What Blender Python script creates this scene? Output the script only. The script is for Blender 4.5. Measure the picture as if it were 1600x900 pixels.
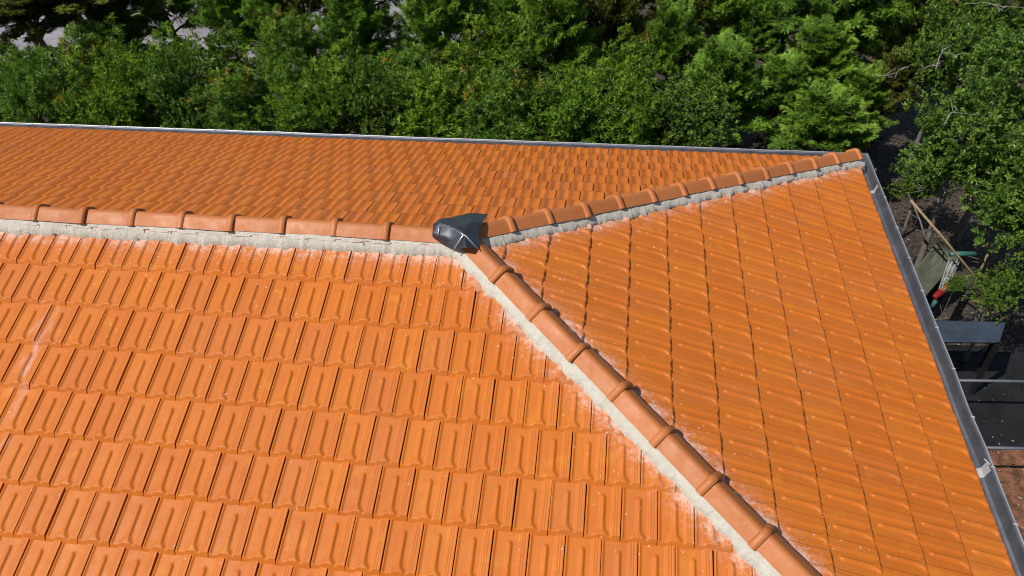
import bpy, bmesh, math, random
import numpy as np
from mathutils import Vector, Matrix

random.seed(7)
rng = np.random.default_rng(11)
for o in list(bpy.data.objects):
    bpy.data.objects.remove(o)
scene = bpy.context.scene
C = scene.collection

# ------------------------------------------------------------------ camera
CAM = Vector((1.108, -4.628, 7.945))
MR = Vector((0.9912779, 0.1271313, -0.0347230))      # camera right
MD = Vector((0.0580475, -0.6577336, -0.7510107))     # camera down
MF = Vector((-0.1183154, 0.7424447, -0.6593765))     # camera forward
FPX = 1216.48                                        # focal length in pixels of a 1600 wide frame
cam_data = bpy.data.cameras.new('camera')
cam = bpy.data.objects.new('camera', cam_data)
C.objects.link(cam)
cam_data.sensor_width = 36.0
cam_data.lens = FPX / 1600 * 36
cam_data.clip_start = 0.05
cam_data.clip_end = 500
cam.matrix_world = Matrix(((MR.x, -MD.x, -MF.x, CAM.x), (MR.y, -MD.y, -MF.y, CAM.y),
                           (MR.z, -MD.z, -MF.z, CAM.z), (0, 0, 0, 1)))
scene.camera = cam

# ------------------------------------------------------------------ sky, sun, exposure
SUN_EL = math.radians(53)
sx, sy = -0.78, -0.626                                # horizontal direction towards the sun
SUN_ROT = math.atan2(sx, sy)
world = bpy.data.worlds.new('World')
scene.world = world
world.use_nodes = True
wn = world.node_tree
sky = wn.nodes.new('ShaderNodeTexSky')
sky.sky_type = 'NISHITA'
sky.sun_disc = False
sky.sun_elevation = SUN_EL
sky.sun_rotation = SUN_ROT
sky.air_density = 1.0
sky.dust_density = 0.6
bg = wn.nodes['Background']
bg.inputs['Strength'].default_value = 0.075
wn.links.new(sky.outputs[0], bg.inputs['Color'])
sun_data = bpy.data.lights.new('sun', 'SUN')
sun_data.energy = 4.2
sun_data.angle = math.radians(0.53)
sun_data.color = (1.0, 0.95, 0.87)
sun = bpy.data.objects.new('sun', sun_data)
C.objects.link(sun)
sdir = Vector((sx * math.cos(SUN_EL), sy * math.cos(SUN_EL), math.sin(SUN_EL)))
sun.rotation_euler = sdir.to_track_quat('Z', 'Y').to_euler()
sun.location = (0, 0, 30)
scene.view_settings.view_transform = 'Standard'
scene.view_settings.look = 'None'
scene.view_settings.gamma = 1.0
scene.view_settings.exposure = 0.38
scene.view_settings.use_curve_mapping = False
scene.cycles.filter_width = 1.1

# ------------------------------------------------------------------ geometry constants (metres)
U = 0.225            # covering width of a tile
CL = 0.33974         # covering length of a course
ZR = 4.3             # height of the theoretical ridge line above the ground
PF, PR, PB = 0.341925, 0.310569, 0.344896            # pitch of front, right and back slope
RF = math.tan(PR) / math.tan(PF)                     # front hip in plan: y = -RF x
RB = math.tan(PR) / math.tan(PB)                     # back hip in plan:  y =  RB x
S1F, S1R, S1B = 0.43425, 0.35164, 0.294
NF, NR, NB = 11, 12, 11
EAVE_X = 4.090 * math.cos(PR)
EAVE_YB = 3.691 * math.cos(PB)
EAVE_YF = -(S1F + 10 * CL) * math.cos(PF)
EAVE_Z = ZR - 4.090 * math.sin(PR)
XL = -8.4            # left end of the roof


def at(u, v, z):
    """the point at height z that lies behind pixel (u, v) of the photograph"""
    d = MR * ((u - 800) / FPX) + MD * ((v - 450) / FPX) + MF
    return CAM + d * ((z - CAM.z) / d.z)


def project(p):
    q = p - CAM
    w = q.dot(MF)
    return 800 + FPX * q.dot(MR) / w, 450 + FPX * q.dot(MD) / w


# ------------------------------------------------------------------ small helpers
def link(o, parent=None):
    C.objects.link(o)
    if parent is not None:
        o.parent = parent
    return o


def mesh_from(name, verts, faces, mat=None, smooth=False):
    me = bpy.data.meshes.new(name)
    me.from_pydata(verts, [], faces)
    if mat:
        me.materials.append(mat)
    if smooth:
        me.polygons.foreach_set('use_smooth', [True] * len(me.polygons))
    me.update()
    return me


def obj(name, me, parent=None, label=None, cat=None, group=None, kind=None):
    o = bpy.data.objects.new(name, me)
    link(o, parent)
    if label:
        o['label'] = label
    if cat:
        o['category'] = cat
    if group:
        o['group'] = group
    if kind:
        o['kind'] = kind
    return o


def empty(name, loc=(0, 0, 0), **kw):
    o = obj(name, None, **kw)
    o.location = loc
    o.empty_display_size = 0.1
    return o


def bm_mesh(name, bm, mat, smooth=False):
    me = bpy.data.meshes.new(name)
    bm.to_mesh(me)
    bm.free()
    me.materials.append(mat)
    if smooth:
        me.polygons.foreach_set('use_smooth', [True] * len(me.polygons))
    return me


def bm_box(bm, size, loc, rot=None, bevel=0.0):
    r = bmesh.ops.create_cube(bm, size=1.0)
    M = Matrix.Translation(loc) @ (rot.to_4x4() if rot is not None else Matrix.Identity(4)) @ Matrix.Diagonal((*size, 1))
    bmesh.ops.transform(bm, matrix=M, verts=r['verts'])
    if bevel:
        es = list({e for v in r['verts'] for e in v.link_edges})
        bmesh.ops.bevel(bm, geom=es, offset=bevel, segments=2, affect='EDGES')


def tube(pts, radii, n=8, cap=True):
    """tapered tube through points; returns verts, faces"""
    V, F = [], []
    pts = [Vector(p) for p in pts]
    for i, p in enumerate(pts):
        a = pts[min(i + 1, len(pts) - 1)] - pts[max(i - 1, 0)]
        a.normalize()
        ref = Vector((0, 0, 1)) if abs(a.z) < 0.9 else Vector((1, 0, 0))
        s = a.cross(ref).normalized()
        t = s.cross(a)
        for k in range(n):
            an = 2 * math.pi * k / n
            V.append(p + (s * math.cos(an) + t * math.sin(an)) * radii[i])
    for i in range(len(pts) - 1):
        for k in range(n):
            k2 = (k + 1) % n
            F.append((i * n + k, i * n + k2, (i + 1) * n + k2, (i + 1) * n + k))
    if cap:
        F.append(tuple(range(n))[::-1])
        F.append(tuple(range((len(pts) - 1) * n, len(pts) * n)))
    return V, F


def join(parts):
    V, F = [], []
    for v, f in parts:
        b = len(V)
        V += [tuple(x) for x in v]
        F += [tuple(i + b for i in q) for q in f]
    return V, F


# ------------------------------------------------------------------ materials
def material(name):
    m = bpy.data.materials.new(name)
    m.use_nodes = True
    nt = m.node_tree
    return m, nt, nt.nodes['Principled BSDF']


class N:
    """tiny node-building helper"""
    def __init__(self, nt):
        self.nt = nt

    def put(self, sock, v):
        if hasattr(v, 'is_output'):
            self.nt.links.new(v, sock)
        else:
            sock.default_value = v

    def math(self, op, a, b=0.0, c=0.0, clamp=False):
        n = self.nt.nodes.new('ShaderNodeMath')
        n.operation = op
        n.use_clamp = clamp
        self.put(n.inputs[0], a)
        self.put(n.inputs[1], b)
        self.put(n.inputs[2], c)
        return n.outputs[0]

    def noise(self, vec, scale, detail=3.0, rough=0.55, w=None):
        n = self.nt.nodes.new('ShaderNodeTexNoise')
        if w is not None:
            n.noise_dimensions = '4D'
            self.put(n.inputs['W'], w)
        if vec is not None:
            self.put(n.inputs['Vector'], vec)
        n.inputs['Scale'].default_value = scale
        n.inputs['Detail'].default_value = detail
        n.inputs['Roughness'].default_value = rough
        return n.outputs['Fac']

    def voronoi(self, vec, scale):
        n = self.nt.nodes.new('ShaderNodeTexVoronoi')
        self.put(n.inputs['Vector'], vec)
        n.inputs['Scale'].default_value = scale
        return n.outputs['Distance'], n.outputs['Color']

    def step(self, v, lo, hi, a=0.0, b=1.0):
        n = self.nt.nodes.new('ShaderNodeMapRange')
        n.interpolation_type = 'SMOOTHSTEP'
        self.put(n.inputs[0], v)
        n.inputs[1].default_value = lo
        n.inputs[2].default_value = hi
        n.inputs[3].default_value = a
        n.inputs[4].default_value = b
        return n.outputs[0]

    def mix(self, f, a, b, blend='MIX'):
        n = self.nt.nodes.new('ShaderNodeMix')
        n.data_type = 'RGBA'
        n.blend_type = blend
        self.put(n.inputs[0], f)
        self.put(n.inputs[6], (*a, 1) if isinstance(a, tuple) else a)
        self.put(n.inputs[7], (*b, 1) if isinstance(b, tuple) else b)
        return n.outputs[2]

    def mapping(self, vec, scale=(1, 1, 1), rot=(0, 0, 0)):
        n = self.nt.nodes.new('ShaderNodeMapping')
        self.put(n.inputs['Vector'], vec)
        n.inputs['Scale'].default_value = scale
        n.inputs['Rotation'].default_value = rot
        return n.outputs[0]

    def bump(self, h, strength, dist, normal=None):
        n = self.nt.nodes.new('ShaderNodeBump')
        n.inputs['Strength'].default_value = strength
        n.inputs['Distance'].default_value = dist
        self.put(n.inputs['Height'], h)
        if normal is not None:
            self.put(n.inputs['Normal'], normal)
        return n.outputs[0]

    def pos(self):
        return self.nt.nodes.new('ShaderNodeNewGeometry').outputs['Position']

    def objrand(self):
        return self.nt.nodes.new('ShaderNodeObjectInfo').outputs['Random']

    def attr(self, name):
        n = self.nt.nodes.new('ShaderNodeAttribute')
        n.attribute_name = name
        return n

    def sep(self, v):
        n = self.nt.nodes.new('ShaderNodeSeparateXYZ')
        self.put(n.inputs[0], v)
        return n.outputs

    def white(self, w):
        n = self.nt.nodes.new('ShaderNodeTexWhiteNoise')
        n.noise_dimensions = '1D'
        self.put(n.inputs['W'], w)
        return n.outputs['Value'], n.outputs['Color']


def clay_material(name, ridge=False):
    m, nt, b = material(name)
    g = N(nt)
    P = g.pos()
    x, y, z = g.sep(P)
    rnd = g.math('FRACT', g.math('ADD', g.math('MULTIPLY', g.objrand(), 7.31), g.attr('rnd').outputs['Fac']))
    r1, rc = g.white(g.math('MULTIPLY', rnd, 913.0))
    r2, _ = g.white(g.math('ADD', g.math('MULTIPLY', rnd, 517.0), 3.3))
    if ridge:
        col = g.mix(r1, (0.370, 0.125, 0.038), (0.415, 0.142, 0.044))
    else:
        col = g.mix(r1, (0.450, 0.122, 0.012), (0.485, 0.141, 0.015))
        col = g.mix(g.step(r2, 0.55, 1.0, 0.0, 0.6), col, (0.435, 0.126, 0.025))
    # broad firing clouds and fine grain
    col = g.mix(g.step(g.noise(P, 1.1, 2), 0.35, 0.7, 0.0, 0.55), col, g.mix(1.0, col, (1.0, 0.93, 0.72), 'MULTIPLY'))
    cl = g.noise(P, 9.0, 4, 0.6)
    col = g.mix(g.step(cl, 0.35, 0.75, 0.0, 0.5), col, g.mix(1.0, col, (0.90, 0.80, 0.70), 'MULTIPLY'))
    yel = g.step(g.noise(P, 5.0, 3, 0.6, w=4.0) if False else g.noise(g.mapping(P, (1, 1, 1), (0.4, 0.2, 0.7)), 6.0, 3, 0.6), 0.58, 0.74, 0.0, 0.5)
    col = g.mix(yel, col, (0.535, 0.190, 0.018) if not ridge else (0.42, 0.145, 0.042))
    gr = g.noise(P, 220.0, 3, 0.7)
    col = g.mix(g.step(gr, 0.3, 0.75, 0.0, 0.35), col, g.mix(1.0, col, (0.80, 0.74, 0.70), 'MULTIPLY'))
    # cement haze that was smeared on the clay along ridge and hips
    d1 = g.math('MAXIMUM', g.math('ABSOLUTE', y), g.math('MULTIPLY', x, 6.0))
    nf, nb = 1 / math.sqrt(1 + RF * RF), 1 / math.sqrt(1 + RB * RB)
    d2 = g.math('ABSOLUTE', g.math('MULTIPLY', g.math('ADD', g.math('MULTIPLY', x, RF), y), nf))
    d2 = g.math('MAXIMUM', d2, g.math('MULTIPLY', y, 6.0))
    d3 = g.math('ABSOLUTE', g.math('MULTIPLY', g.math('SUBTRACT', y, g.math('MULTIPLY', x, RB)), nb))
    d3 = g.math('MAXIMUM', d3, g.math('MULTIPLY', y, -6.0))
    d = g.math('MINIMUM', d1, g.math('MINIMUM', d2, d3))
    sm = g.noise(P, 7.0, 4, 0.65)
    fine = g.noise(P, 45.0, 4, 0.7)
    if not ridge:
        haze = g.step(g.math('ADD', d, g.math('MULTIPLY', g.math('SUBTRACT', sm, 0.5), 0.30)), 0.110, 0.38, 1.0, 0.0)
        hz = g.math('MULTIPLY', haze, g.step(g.noise(P, 30.0, 5, 0.7), 0.44, 0.60, 0.0, 0.72))
        hz = g.math('MULTIPLY', hz, g.step(sm, 0.36, 0.58, 0.25, 1.0))
        col = g.mix(hz, col, (0.54, 0.26, 0.18))
        edge = g.math('MULTIPLY', g.step(g.math('ADD', d, g.math('MULTIPLY', g.math('SUBTRACT', fine, 0.5), 0.22)), 0.120, 0.230, 1.0, 0.0), g.step(sm, 0.40, 0.60, 0.1, 1.0))
        col = g.mix(g.math('MULTIPLY', edge, 0.8), col, (0.58, 0.42, 0.35))
    # loose cement specks, denser near the hips
    vd, vc = g.voronoi(P, 34.0)
    sel, _, _ = g.sep(vc)
    thr = g.step(d, 0.2, 0.9, 0.88, 0.988)
    spk = g.math('MULTIPLY', g.math('GREATER_THAN', sel, thr), g.step(g.math('ADD', vd, g.math('MULTIPLY', g.math('SUBTRACT', fine, 0.5), 1.1)), 0.10, 0.26, 1.0, 0.0))
    col = g.mix(g.math('MULTIPLY', spk, 0.5 if not ridge else 0.15), col, (0.60, 0.47, 0.40))
    if not ridge:
        # dried cement run on the lower left of the front slope
        a, e = at(88, 470, ZR - 0.3), at(-20, 760, ZR - 0.8)
        sl = (e.x - a.x) / (e.y - a.y)
        off = g.math('SUBTRACT', x, g.math('ADD', g.math('MULTIPLY', g.math('SUBTRACT', y, a.y), sl), a.x))
        off = g.math('ABSOLUTE', g.math('ADD', off, g.math('MULTIPLY', g.math('SUBTRACT', g.noise(P, 3.0, 2), 0.5), 0.5)))
        run = g.math('MULTIPLY', g.step(off, 0.015, 0.07, 1.0, 0.0), g.step(g.noise(g.mapping(P, (22, 5, 5)), 1.0, 4, 0.7), 0.40, 0.75, 0.0, 0.55))
        run = g.math('MULTIPLY', run, g.step(y, a.y + 0.02, a.y - 0.1, 0.0, 1.0))
        col = g.mix(run, col, (0.55, 0.36, 0.32))
        # faint dusty veils here and there
        veil = g.step(g.noise(g.mapping(P, (3.0, 1.0, 1.0)), 2.3, 5, 0.7), 0.62, 0.80, 0.0, 0.35)
        col = g.mix(g.math('MULTIPLY', veil, g.step(fine, 0.35, 0.7)), col, (0.54, 0.29, 0.19))
    nt.links.new(col, b.inputs['Base Color'])
    nt.links.new(g.step(cl, 0.3, 0.7, 0.46, 0.62), b.inputs['Roughness'])
    b.inputs['Specular IOR Level'].default_value = 0.3
    nt.links.new(g.bump(gr, 0.25, 0.002, g.bump(cl, 0.3, 0.004)), b.inputs['Normal'])
    return m


def mortar_material():
    m, nt, b = material('cement_mortar')
    g = N(nt)
    P = g.pos()
    n1, n2, n3 = g.noise(P, 16, 4, 0.65), g.noise(P, 140, 4, 0.75), g.noise(P, 3.0, 2)
    col = g.mix(g.step(n1, 0.3, 0.7), (0.51, 0.47, 0.395), (0.59, 0.55, 0.47))
    col = g.mix(g.step(n2, 0.25, 0.47, 0.55, 0.0), col, (0.33, 0.30, 0.26))
    col = g.mix(g.step(n3, 0.5, 0.75, 0.0, 0.35), col, (0.38, 0.365, 0.35))
    nt.links.new(col, b.inputs['Base Color'])
    b.inputs['Roughness'].default_value = 0.95
    nt.links.new(g.bump(n2, 0.9, 0.012, g.bump(n1, 0.6, 0.02)), b.inputs['Normal'])
    return m


def metal_material(name, c, rough, metallic=0.9, stain=0.3):
    m, nt, b = material(name)
    g = N(nt)
    P = g.pos()
    n1, n2 = g.noise(P, 5, 4, 0.6), g.noise(P, 60, 3, 0.7)
    col = g.mix(g.step(n1, 0.35, 0.7, 0.0, stain), c, tuple(k * 0.55 for k in c))
    col = g.mix(g.step(n2, 0.55, 0.75, 0.0, stain), col, (0.30, 0.24, 0.18))
    nt.links.new(col, b.inputs['Base Color'])
    b.inputs['Metallic'].default_value = metallic
    nt.links.new(g.step(n1, 0.3, 0.7, rough - 0.06, rough + 0.15), b.inputs['Roughness'])
    nt.links.new(g.bump(n1, 0.15, 0.01), b.inputs['Normal'])
    return m


def plain(name, c, rough=0.8, var=0.25, scale=12.0, metallic=0.0, bump=0.3, spec=0.3):
    m, nt, b = material(name)
    g = N(nt)
    P = g.pos()
    n1, n2 = g.noise(P, scale, 4, 0.6), g.noise(P, scale * 9, 3, 0.7)
    col = g.mix(g.step(n1, 0.3, 0.7), tuple(k * (1 - var) for k in c), tuple(min(1, k * (1 + var)) for k in c))
    col = g.mix(g.step(n2, 0.4, 0.75, 0.0, 0.4), col, tuple(k * 0.6 for k in c))
    nt.links.new(col, b.inputs['Base Color'])
    b.inputs['Roughness'].default_value = rough
    b.inputs['Metallic'].default_value = metallic
    b.inputs['Specular IOR Level'].default_value = spec
    nt.links.new(g.bump(n2, bump, 0.01), b.inputs['Normal'])
    return m


def leaf_material(name, dark, light, tip, rough=0.45, trans=0.25, yellow=None, yamount=0.0, spec=0.35):
    m, nt, b = material(name)
    g = N(nt)
    r = g.attr('rnd').outputs['Fac']            # one value per leaf
    k = g.attr('clump').outputs['Fac']          # one value per shoot
    col = g.mix(r, dark, light)
    col = g.mix(g.step(k, 0.45, 1.0, 0.0, 0.8), col, tip)
    orr = g.objrand()
    col = g.mix(g.math('MULTIPLY', orr, 0.35), col, g.mix(1.0, col, (1.25, 1.0, 0.7), 'MULTIPLY'))
    if yellow:
        big = g.noise(g.pos(), 1.5, 2)
        msk = g.math('MULTIPLY', g.step(big, 0.50, 0.62), g.math('GREATER_THAN', g.white(g.math('MULTIPLY', k, 311.0))[0], 1 - yamount))
        col = g.mix(msk, col, yellow)
    nt.links.new(col, b.inputs['Base Color'])
    b.inputs['Roughness'].default_value = rough
    b.inputs['Specular IOR Level'].default_value = spec
    tr = nt.nodes.new('ShaderNodeBsdfTranslucent')
    nt.links.new(g.mix(1.0, col, (1.2, 1.25, 0.6), 'MULTIPLY'), tr.inputs['Color'])
    mx = nt.nodes.new('ShaderNodeMixShader')
    mx.inputs[0].default_value = trans
    nt.links.new(b.outputs[0], mx.inputs[1])
    nt.links.new(tr.outputs[0], mx.inputs[2])
    nt.links.new(mx.outputs[0], nt.nodes['Material Output'].inputs['Surface'])
    return m


def ground_material():
    m, nt, b = material('soil_and_litter')
    g = N(nt)
    P = g.pos()
    n1, n2, n3 = g.noise(P, 0.8, 4, 0.6), g.noise(P, 14, 5, 0.7), g.noise(P, 60, 3, 0.7)
    col = g.mix(g.step(n1, 0.35, 0.65), (0.018, 0.013, 0.009), (0.038, 0.027, 0.019))  # soil tones lowered to stand in for deep shade
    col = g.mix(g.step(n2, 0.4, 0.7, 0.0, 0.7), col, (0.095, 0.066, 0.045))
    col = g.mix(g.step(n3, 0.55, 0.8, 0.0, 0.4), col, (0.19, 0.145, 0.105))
    nt.links.new(col, b.inputs['Base Color'])
    b.inputs['Roughness'].default_value = 0.95
    nt.links.new(g.bump(n2, 0.8, 0.06, g.bump(n3, 0.6, 0.02)), b.inputs['Normal'])
    return m


CLAY = clay_material('orange_clay_tile')
CLAY_RIDGE = clay_material('orange_clay_ridge', True)
MORTAR = mortar_material()
ZINC = metal_material('zinc', (0.27, 0.28, 0.32), 0.42, 0.85)
ZINC_SHEEN = metal_material('zinc_sheen', (0.56, 0.57, 0.60), 0.45, 0.8, 0.3)  # sheen of the gutter lip put into a lighter zinc colour
ZINC_NEW = metal_material('zinc_bright', (0.45, 0.45, 0.45), 0.45, 0.3, 0.2)
LEAD = metal_material('lead_sheet', (0.075, 0.08, 0.095), 0.34, 0.75, 0.25)
LEAD_WORN_SHEEN = metal_material('lead_worn_sheen', (0.42, 0.42, 0.43), 0.35, 0.7, 0.2)  # worn hem, with its bright glint put into the lighter colour
WALL = plain('lime_render', (0.72, 0.70, 0.64), 0.9, 0.08)
WOOD = plain('rafter_wood', (0.30, 0.19, 0.10), 0.8)
BARK = plain('bark', (0.085, 0.062, 0.045), 0.95, 0.35, 20, bump=0.8)
BARK_RED = plain('bark_red', (0.055, 0.036, 0.025), 0.95, 0.35, 20, bump=0.8)
BARK_GREY = plain('bark_grey', (0.14, 0.125, 0.11), 0.9, 0.3, 20, bump=0.6)
TWIG = plain('bleached_twig', (0.28, 0.26, 0.23), 0.9, 0.2, 20)
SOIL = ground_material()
SAND = plain('pale_sand', (0.22, 0.205, 0.22), 0.95, 0.25, 1.5)
REDSOIL = plain('red_brown_litter', (0.15, 0.065, 0.036), 0.95, 0.5, 9, bump=0.8)

# ------------------------------------------------------------------ the setting
def sheet(name, x0, y0, x1, y1, z, mat, n=1, label=None, wob=0.0):
    V, F = [], []
    for j in range(n + 1):
        for i in range(n + 1):
            wx = wob * (random.random() - .5) if wob else 0
            wy = wob * (random.random() - .5) if wob else 0
            V.append((x0 + (x1 - x0) * i / n + wx, y0 + (y1 - y0) * j / n + wy, z))
    for j in range(n):
        for i in range(n):
            a = j * (n + 1) + i
            F.append((a, a + 1, a + n + 2, a + n + 1))
    return obj(name, mesh_from(name, V, F, mat), kind='structure')


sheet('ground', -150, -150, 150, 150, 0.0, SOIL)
sheet('path', -26, 11.0, -2.5, 24, 0.02, SAND, 12, wob=0.5)
sheet('courtyard', 4.9, -3.0, 9.0, 2.35, 0.012, REDSOIL, 8, wob=0.12)

# ------------------------------------------------------------------ the house
house = empty('house', (0, 0, 0), label='house with orange clay tiled hip roof and grey metal gutters', cat='house')
WX, WYB, WYF = EAVE_X - 0.42, EAVE_YB - 0.42, EAVE_YF + 0.42
ridge_bm = bmesh.new()
bm_box(ridge_bm, (WX - XL - 0.3, WYB - WYF, EAVE_Z - 0.12), ((WX + XL + 0.3) / 2, (WYB + WYF) / 2, (EAVE_Z - 0.12) / 2))
obj('wall', bm_mesh('wall', ridge_bm, WALL), house)

SLOPES = {}


def slope_frame(kind):
    """rotation whose columns are: across (left to right looking up the slope), up the slope, normal"""
    if kind == 'front':
        a, p = 0.0, PF
    elif kind == 'right':
        a, p = math.pi / 2, PR
    else:
        a, p = math.pi, PB
    return Matrix.Rotation(a, 4, 'Z') @ Matrix.Rotation(p, 4, 'X')


APEX = Vector((0, 0, ZR))
for kind in ('front', 'right', 'back'):
    zo = -0.085
    if kind == 'front':
        q = [(XL, 0, ZR + zo), (0, 0, ZR + zo), (-EAVE_YF / RF, EAVE_YF, ZR + zo + EAVE_YF * math.tan(PF)), (XL, EAVE_YF, ZR + zo + EAVE_YF * math.tan(PF))]
    elif kind == 'back':
        q = [(XL, 0, ZR + zo), (XL, EAVE_YB, ZR + zo - EAVE_YB * math.tan(PB)), (EAVE_YB / RB, EAVE_YB, ZR + zo - EAVE_YB * math.tan(PB)), (0, 0, ZR + zo)]
    else:
        q = [(0, 0, ZR + zo), (EAVE_X, RB * EAVE_X, ZR + zo - EAVE_X * math.tan(PR)), (EAVE_X, -RF * EAVE_X, ZR + zo - EAVE_X * math.tan(PR))]
    k = len(q)
    V = q + [(a, b, c - 0.025) for a, b, c in q]
    F = [tuple(range(k)), tuple(range(k, 2 * k))[::-1]] + [(i, i + k, (i + 1) % k + k, (i + 1) % k) for i in range(k)]
    SLOPES[kind] = obj('roof_slope', mesh_from('roof_slope', V, F, WOOD), house)

# ---- one clay tile: lip, two pans, centre rib that flares at the foot, side strip
TL = 0.405                      # full length of a tile


def sst(v, a, b):
    t = min(1, max(0, (v - a) / (b - a)))
    return t * t * (3 - 2 * t)


def tile_height(x, y, tilt=0.024, rel=1.0):
    h = -tilt * y / CL
    pan = 0.0
    lip = 0.0085 * (sst(x, 0.018, 0.035) - sst(x, 0.055, 0.105))
    hw = 0.058 + 0.125 * (1 - sst(y, 0.026, 0.085)) ** 1.3
    end = 0.286
    if y > end - 0.03:
        k = (y - (end - 0.03)) / 0.03
        hw = hw * math.sqrt(max(0, 1 - k * k)) if k < 1 else 0
    rib = 0.0
    if hw > 0.004:
        e = abs(x - 0.485)
        rib = 0.0120 * (1 - sst(e, max(0, hw - 0.030), hw + 0.028)) * sst(hw, 0, 0.05)
    strip = 0.0110 * sst(x, 0.735, 0.785)
    strip -= 0.0014 * (sst(x, .83, .838) - sst(x, .848, .856) + sst(x, .90, .908) - sst(x, .918, .926))
    top = h + (pan + max(lip, 0) + rib + strip) * rel
    # the foot is cut by a sloping chamfer, so ribs end higher up than pans
    ch = 0.002 - tilt + y * 1.0
    k = 0.004
    e = max(k - abs(top - ch), 0) / k
    top = min(top, ch) - e * e * k * 0.25
    return top


XS_HI = [0.013, .03, .045, .06, .085, .11, .15, .23, .29, .33, .365, .395, .42, .445, .485, .525, .55, .575, .605, .64, .69, .73, .75, .77, .79,
         .828, .84, .846, .858, .898, .91, .916, .928, .965, .987]
YS_HI = [0, .010, .019, .022, .025, .028, .031, .034, .037, .041, .050, .06, .08, .14, .22, .254, .262, .27, .277, .283, .288, .30, .335, TL]
XS_LO = [0.013, .035, .055, .105, .30, .40, .44, .53, .57, .64, .735, .785, .987]
YS_LO = [0, .020, .027, .036, .065, .25, .288, .335, TL]


def tile_arrays(xs, ys, thick=0.028, tilt=0.024, rel=1.0):
    nx, ny = len(xs), len(ys)
    V, F = [], []
    for y in ys:
        for x in xs:
            V.append((x * U, y, tile_height(x, y, tilt, rel)))
    for j in range(ny - 1):
        for i in range(nx - 1):
            a = j * nx + i
            F.append((a, a + 1, a + nx + 1, a + nx))
    ntop = len(F)

    def skirt(idx, z_of):
        b = len(V)
        for k in idx:
            V.append(V[k])
        for k in idx:
            x, y, z = V[k]
            V.append((x, y, z_of(x, y)))
        n = len(idx)
        for k in range(n - 1):
            F.append((b + k, b + n + k, b + n + k + 1, b + k + 1))
    low = lambda x, y: -tilt * y / CL - thick
    skirt(list(range(nx))[::-1], low)                                    # foot
    skirt([j * nx for j in range(ny)], low)                              # left side
    skirt([j * nx + nx - 1 for j in range(ny)][::-1], low)               # right side
    return V, F, ntop


# the same tile as it lies on each slope (the right slope is flatter, tilt and relief are shaped to set the shadow lines)
TILE = {}
for kind, tilt, rel in (('front', .024, 1.1), ('right', .010, 1.3), ('back', .024, 1.35)):
    hi = tile_arrays(XS_HI, YS_HI, tilt + .004, tilt, rel)
    lo = tile_arrays(XS_LO, YS_LO, tilt + .004, tilt, rel)
    tm = mesh_from('roof_tile', hi[0], hi[1], CLAY)
    tm.polygons.foreach_set('use_smooth', [i < hi[2] for i in range(len(hi[1]))])
    TILE[kind] = (hi, lo, tm)


def hip_side(kind, x, y):
    """>0 inside the slope in plan, distance to the nearest hip or ridge line"""
    nf, nb = math.sqrt(1 + RF * RF), math.sqrt(1 + RB * RB)
    f = -(RF * x + y) / nf           # >0 on the front side of the front hip
    b = (y - RB * x) / nb            # >0 on the back side of the back hip
    if kind == 'front':
        return min(f, -y)
    if kind == 'back':
        return min(b, y)
    return min(-f, -b)


CUT = {'front': [((-RF, -1), 1)], 'back': [((-RB, 1), 1)], 'right': [((RF, 1), 1), ((RB, -1), 1)]}
recs = []
for kind, s1, n in (('front', S1F, NF), ('right', S1R, NR), ('back', S1B, NB)):
    R = slope_frame(kind)
    if kind == 'front':
        off0 = -15.7622                     # tile joints measured on the photograph
    elif kind == 'right':
        off0 = 0.10
    else:
        off0 = 0.30
    for k in range(n):
        s = s1 + k * CL
        for j in range(-48, 48):
            xa = (j + (off0 % 1.0) + (0.5 if k % 2 else 0.0)) * U
            base = R @ Vector((xa, -s, 0))
            cs = [R @ Vector((xa + a * U, -s + b, 0)) for a, b in ((0, 0), (1, 0), (1, TL), (0, TL))]
            ds = [hip_side(kind, c.x, c.y) for c in cs]
            if max(ds) < 0.035:
                continue
            if kind != 'right' and min(c.x for c in cs) < XL:
                continue
            # visible size in the photograph
            pts = [project(R @ Vector((xa + a * U, -s + b, 0)) + APEX) for a, b in ((0, 0), (1, 0), (1, CL), (0, CL))]
            pts = [(min(1600, max(0, p[0])), min(900, max(0, p[1]))) for p in pts]
            ar = 0.5 * abs(sum(pts[i][0] * pts[(i + 1) % 4][1] - pts[(i + 1) % 4][0] * pts[i][1] for i in range(4)))
            frac = sum(1 for d_ in ds if d_ > 0.1) / 4
            cut = any(d_ < 0.05 for d_ in ds) and not (kind != 'right' and max(c.x for c in cs) < -0.05)
            recs.append([ar * (0.25 + 0.75 * frac), kind, R, xa, s, cut])
recs.sort(key=lambda r: -r[0])


def jitter():
    return (Matrix.Translation((random.uniform(-.0015, .0015), random.uniform(-.004, .004), random.uniform(-.0015, .0015)))
            @ Matrix.Rotation(math.radians(random.gauss(0, .33)), 4, 'Z') @ Matrix.Rotation(math.radians(random.gauss(0, .25)), 4, 'Y'))


def cut_mesh(V, F, nt_, M, kind, mat):
    """a tile cut along the hip; mesh in local coordinates"""
    bm = bmesh.new()
    vs = [bm.verts.new(v) for v in V]
    for i, f in enumerate(F):
        fc = bm.faces.new([vs[q] for q in f])
        fc.smooth = i < nt_
    Mi = M.inverted()
    for (nx, ny), _ in CUT[kind]:
        nrm = Vector((nx, ny, 0)).normalized()
        co = Vector((0, 0, 0)) + nrm * 0.03
        ln = (Mi.to_3x3() @ nrm).normalized()
        lc = Mi @ (co + Vector((0, 0, ZR)))
        bmesh.ops.bisect_plane(bm, geom=bm.verts[:] + bm.edges[:] + bm.faces[:], plane_co=lc, plane_no=ln, clear_inner=True)
    if len(bm.faces) == 0:
        bm.free()
        return None
    return bm


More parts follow.
